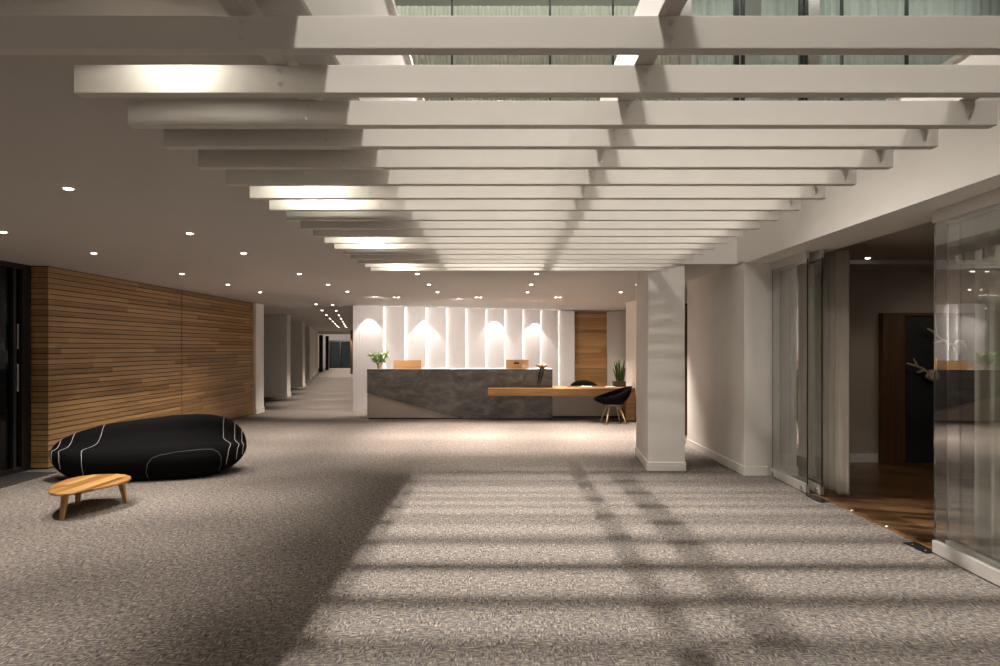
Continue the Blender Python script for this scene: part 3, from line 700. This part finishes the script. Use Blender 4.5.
# outline of the front cushion patch
pts = []
def front_sec(z):      # section point of the front face at height z
    best = min(SEC[0:22], key=lambda v: abs(v[1]-z)); return best
loop = [(0.03, 0.02), (0.01, 0.12), (0.03, 0.22), (0.07, 0.28), (0.14, 0.31), (0.28, 0.335), (0.42, 0.345), (0.56, 0.35), (0.66, 0.345), (0.72, 0.31), (0.75, 0.24), (0.75, 0.13), (0.72, 0.02)]
for i in range(len(loop)-1):
    for q in range(5):
        f = q/5; tt = loop[i][0]+(loop[i+1][0]-loop[i][0])*f; zz = loop[i][1]+(loop[i+1][1]-loop[i][1])*f
        # interpolate the section by height on its front side
        fr = SEC[0:16]
        for a, b in zip(fr, fr[1:]):
            if min(a[1], b[1]) <= zz <= max(a[1], b[1]):
                g = (zz-a[1])/(b[1]-a[1]+1e-9); v = (a[0]+(b[0]-a[0])*g, zz); break
        p = sofa_pt(tt, v); pts.append(p+Vector((0, -0.004, 0.001)))
bm = BM(); tube(bm, pts, 0.003, 6); obj('cushion_seam', bm, 'greyseat', t_sofa, smooth=True)

# ------------------------------------------------------------------ low wooden table
ZT = 0.245
def unz(px, py, z): 
    y = (H-z)*F/(py-HOR); return (X(px, y), y)
outl = [(47.8, 489.5), (51, 486), (57, 482.5), (66, 479.2), (78, 476.4), (92, 474.6), (106, 473.9), (118, 473.7), (126, 474.4), (130.5, 475.8), (131.3, 477.8), (127, 480.6), (119, 483), (107, 485.8), (93, 488.8), (79, 491.8), (67, 493.6), (57, 494), (50.5, 493), (48, 491.2)]
pts = [unz(px, py, ZT) for px, py in outl]
cx = sum(p[0] for p in pts)/len(pts); cy = sum(p[1] for p in pts)/len(pts)
t = thing('coffee_table', 'low oak table with a pebble-shaped boarded top in front of the sofa', 'table', (cx, cy, 0), 0)
loc = [(x-cx, y-cy) for x, y in pts]
bm = BM(); prism(bm, loc, ZT-0.022, ZT); obj('tabletop', bm, 'oak_boards', t, bevel=0.007)
for px, py in ((61.5, 520), (126, 503.2), (77.5, 505.5)):
    fx, fy = unz(px, py, 0); fx -= cx; fy -= cy
    tx, ty = fx*0.86, fy*0.86
    bm = BM()
    a = [bm.verts.new((tx+sx*0.028, ty+sy*0.022, ZT-0.022)) for sx, sy in ((-1,-1),(1,-1),(1,1),(-1,1))]
    b = [bm.verts.new((fx+sx*0.017, fy+sy*0.015, 0)) for sx, sy in ((-1,-1),(1,-1),(1,1),(-1,1))]
    bm.faces.new(a); bm.faces.new(b[::-1])
    for i in range(4): bm.faces.new((a[i], b[i], b[(i+1) % 4], a[(i+1) % 4]))
    obj('leg', bm, 'legwood', t, bevel=0.004)

# ------------------------------------------------------------------ lights
def spot(loc, power, size=95, blend=0.6, col=(1.0, 0.87, 0.72), radius=0.03, target=None):
    l = bpy.data.lights.new('spot', 'SPOT'); l.energy = power; l.spot_size = math.radians(size); l.spot_blend = blend; l.color = col; l.shadow_soft_size = radius
    o = bpy.data.objects.new('spot', l); C.objects.link(o); o.location = loc
    if target is not None:
        d = Vector(target)-Vector(loc); o.rotation_euler = d.to_track_quat('-Z', 'Y').to_euler()
    return o
down0 = None
def downlight(x, y, lab, group, z=ZC):
    global down0
    if down0 is None:
        t = thing('downlight', lab, 'ceiling light', (x, y, z), 0, group)
        bm = BM(); n = 24; prof = ((0.040, 0.0), (0.040, -0.005), (0.029, -0.005), (0.029, -0.001)); rg = []
        for r, zz in prof: rg.append([bm.verts.new((r*math.cos(2*PI*k/n), r*math.sin(2*PI*k/n), zz)) for k in range(n)])
        for i in range(4):
            a, b = rg[i], rg[(i+1) % 4]
            for k in range(n): bm.faces.new((a[k], a[(k+1) % n], b[(k+1) % n], b[k]))
        obj('trim_ring', bm, 'ring', t)
        bm = BM(); lathe(bm, [(0.0285, -0.002), (0.0265, -0.0085), (0.014, -0.0125)], 20); obj('lamp', bm, 'lamp', t)
        down0 = t; return t
    t = dup(down0, (x, y, z), 0, lab); t['group'] = group; return t
COLS = ((-4.53, 'nearest the timber wall'), (-2.86, 'midway to the slats'), (-1.18, 'past the slats'), (0.52, 'in line with the desk'), (2.28, 'nearest the pillar'))
ROWS = (4.42, 6.08, 7.44, 9.5, 11.1, 12.6)
P_DOWN = 150
for ci, (x, cl) in enumerate(COLS):
    seen = 0
    rows = {0: ROWS[1:], 1: (4.42, 6.15, 7.44, 9.5, 11.1, 12.5), 2: ROWS[3:], 3: ROWS[3:], 4: ROWS[4:]}[ci]
    for y in rows:
        downlight(x, y, 'recessed ceiling light, %s from the camera in the row %s' % (ORD[seen], cl), 'recessed lights of the lobby ceiling'); seen += 1
        warm = (1.0, 0.89, 0.79) if y < 10.5 else (1.0, 0.85, 0.74)
        spot((x, y, ZC-0.02), P_DOWN*(4.2 if y > 10.5 and ci > 1 else (1.5 if ci == 0 else 1.15)), (78 if y > 10 else 68) if ci > 0 else 92, 0.9, warm)
for x, y in ((-2.86, 2.7), (-2.86, 0.9), (-4.53, 4.4), (-4.53, 2.7)): spot((x, y, ZC-0.02), P_DOWN*1.5, 66, 0.9, (1.0, 0.90, 0.80))
for x in (-4.2, -1.6, 1.2, 2.6): spot((x, -3.6, ZC-0.03), 260, 120, 0.8, (1.0, 0.92, 0.83), 0.1, (x, -4.9, 0.9))   # added fill on the rear wall, its bounce lifts camera-facing surfaces
# lamps between the slats under the solid ceiling
for y, pw in ((2.22, 3.5), (3.84, 9), (4.18, 10), (5.54, 9), (5.88, 10), (7.25, 8), (7.59, 9)):
    spot((-1.14, y, ZC-0.012), pw, 172, 0.2, (1.0, 0.93, 0.80), 0.02)
# corridor
rnd = random.Random(5)
for r in range(2):
    for k in range(8):
        y = (16.1 if r == 0 else 16.3) + 2.6*k; x = (-4.44 if r == 0 else -4.09) - 0.212*(2.6*k)
        downlight(x, y, 'small corridor ceiling light, %s from the lobby in the %s row' % (ORD[k], ('left', 'right')[r]), 'corridor ceiling lights')
    
for k in range(0, 14):
    y = 16.4+2.6*k; x = -4.3-0.212*2.6*k
    spot((x, y, ZC-0.02), 300 if k < 8 else 420, 78, 0.6, (1.0, 0.86, 0.74))
spot((-12.9, 47.5, ZC-0.05), 500, 90, 0.7, (1.0, 0.88, 0.78), 0.1, (-12.9, 52, 1.0))  # added spot to brighten the end wall, has no fitting
# twin spots before the panels
for px, wx in ((396.5, 'near the left end'), (478.5, 'over the middle'), (558, 'over the right end')):
    y = 13.9; x = X(px, y)
    t = thing('twin_spotlight', 'twin recessed spotlight in the ceiling %s of the desk' % wx, 'ceiling light', (x, y, ZC), 0, 'twin spotlights over the desk')
    obj('housing', b1(-0.085, 0.085, -0.045, 0.045, -0.006, 0), 'ring', t)
    for sx in (-0.042, 0.042):
        bm = BM(); lathe(bm, [(0.026, -0.0065), (0.026, -0.009), (0.012, -0.010)], 16, (sx, 0, 0)); obj('lamp', bm, 'lamp', t)
    spot((x, y, ZC-0.03), 60, 60, 0.5, (1.0, 0.83, 0.70), 0.03, (x, 14.6, 0.9))
for x, y in ((-2.6, 13.6), (-0.9, 14.1), (0.8, 14.6)): spot((x, y, ZC-0.03), 125, 85, 0.9, (1.0, 0.91, 0.86), 0.05, (x, 17.0, 1.2))  # added fill on the panels, not part of the twin fittings
# wall washers close to the panels
for px, y in ((369, 16.16), (427, 16.62), (497, 17.38), (538, 17.80)):
    spot((X(px, y), y, ZC-0.03), 42, 74, 0.25, (1.0, 0.90, 0.84), 0.015)
spot((2.65, 18.3, ZC-0.03), 70, 100, 0.9, (1.0, 0.84, 0.70), 0.2)
spot((1.7, 15.0, ZC-0.03), 260, 100, 0.9, (1.0, 0.80, 0.64))  # added spot to brighten the right reception wall, not a washer
spot((-1.0, 15.4, ZC-0.03), 240, 110, 0.7, (1.0, 0.82, 0.68)); spot((1.0, 15.6, ZC-0.03), 240, 110, 0.7, (1.0, 0.82, 0.68))  # added behind the desk, bounce lifts the ceiling and lower panels
# room behind the glass
downlight(4.52, 8.2, 'round recessed ceiling light in the dark room behind the glass doors', 'recessed lights of the side room', 2.67)
spot((4.52, 8.2, 2.65), 10, 110, 0.7, (1.0, 0.80, 0.60)); spot((5.9, 7.6, 2.6), 14, 90, 0.7, (1.0, 0.85, 0.68), 0.3, (5.9, 8.9, 1.2))  # second spot is added to brighten the branches, has no fitting
# floodlights high in the opening are added below, with the area lights
# soft light of the upper floor
def area(loc, sx, sy, power, col, target=None):
    l = bpy.data.lights.new('area', 'AREA'); l.shape = 'RECTANGLE'; l.size = sx; l.size_y = sy; l.energy = power; l.color = col
    o = bpy.data.objects.new('area', l); C.objects.link(o); o.location = loc
    return o
area((1.2, 1.0, ZTOP-0.05), 3.0, 6.0, 25, (1.0, 0.90, 0.78))
o = area((2.0, 8.5, 6.45), 9.0, 0.12, 30, (1.0, 0.97, 0.95)); o.data.spread = math.radians(150); o.rotation_euler = (math.radians(55), 0, 0)  # added strip before the glazing to light blinds and curtains
area((2.0, 11.0, ZTOP-0.05), 8.0, 1.5, 70, (0.93, 0.97, 0.93))
# two floodlights over the far end of the opening, weaker ones behind the camera
for lx, ly, lz, pw in ((-0.03, 7.0, 5.7, 1250), (-0.30, 7.3, 4.85, 1250)):
    for dy in (-0.065, 0.0, 0.065):          # each flood is split along Y only to soften the slat shadows
        spot((lx, ly+dy, lz), pw/3, 90, 0.8, (1.0, 0.92, 0.83), 0.04, (0.45, 4.9, 0))
for lx, tx, pw, sz in ((-0.15, -0.6, 470, 80), (-0.85, -0.6, 40, 84), (2.75, 2.6, 240, 72)):
    spot((lx, -0.35, 6.0), pw, sz, 0.9, (1.0, 0.94, 0.86), 0.22, (tx, 4.3, 2.5))

# ------------------------------------------------------------------ world, camera, view
w = bpy.data.worlds.new('night'); bpy.context.scene.world = w; w.use_nodes = True
bg = w.node_tree.nodes.get('Background') or w.node_tree.nodes.new('ShaderNodeBackground')
bg.inputs['Color'].default_value = (0.02, 0.025, 0.035, 1); bg.inputs['Strength'].default_value = 0.5
cam = bpy.data.cameras.new('camera'); co = bpy.data.objects.new('camera', cam); C.objects.link(co)
cam.sensor_width = 36.0; cam.lens = F/1000*36.0; cam.shift_y = (HOR-333)/1000.0; cam.clip_start = 0.05; cam.clip_end = 200
co.location = (0, 0, H); co.rotation_euler = (PI/2, 0, 0)
sc = bpy.context.scene; sc.camera = co
sc.view_settings.view_transform = 'Standard'; sc.view_settings.look = 'None'; sc.view_settings.gamma = 1.0; sc.view_settings.use_curve_mapping = False
sc.view_settings.exposure = 0.35
sc.cycles.max_bounces = 8; sc.cycles.diffuse_bounces = 4; sc.cycles.transparent_max_bounces = 16
sc.cycles.sample_clamp_indirect = 4.0; sc.cycles.use_denoising = True
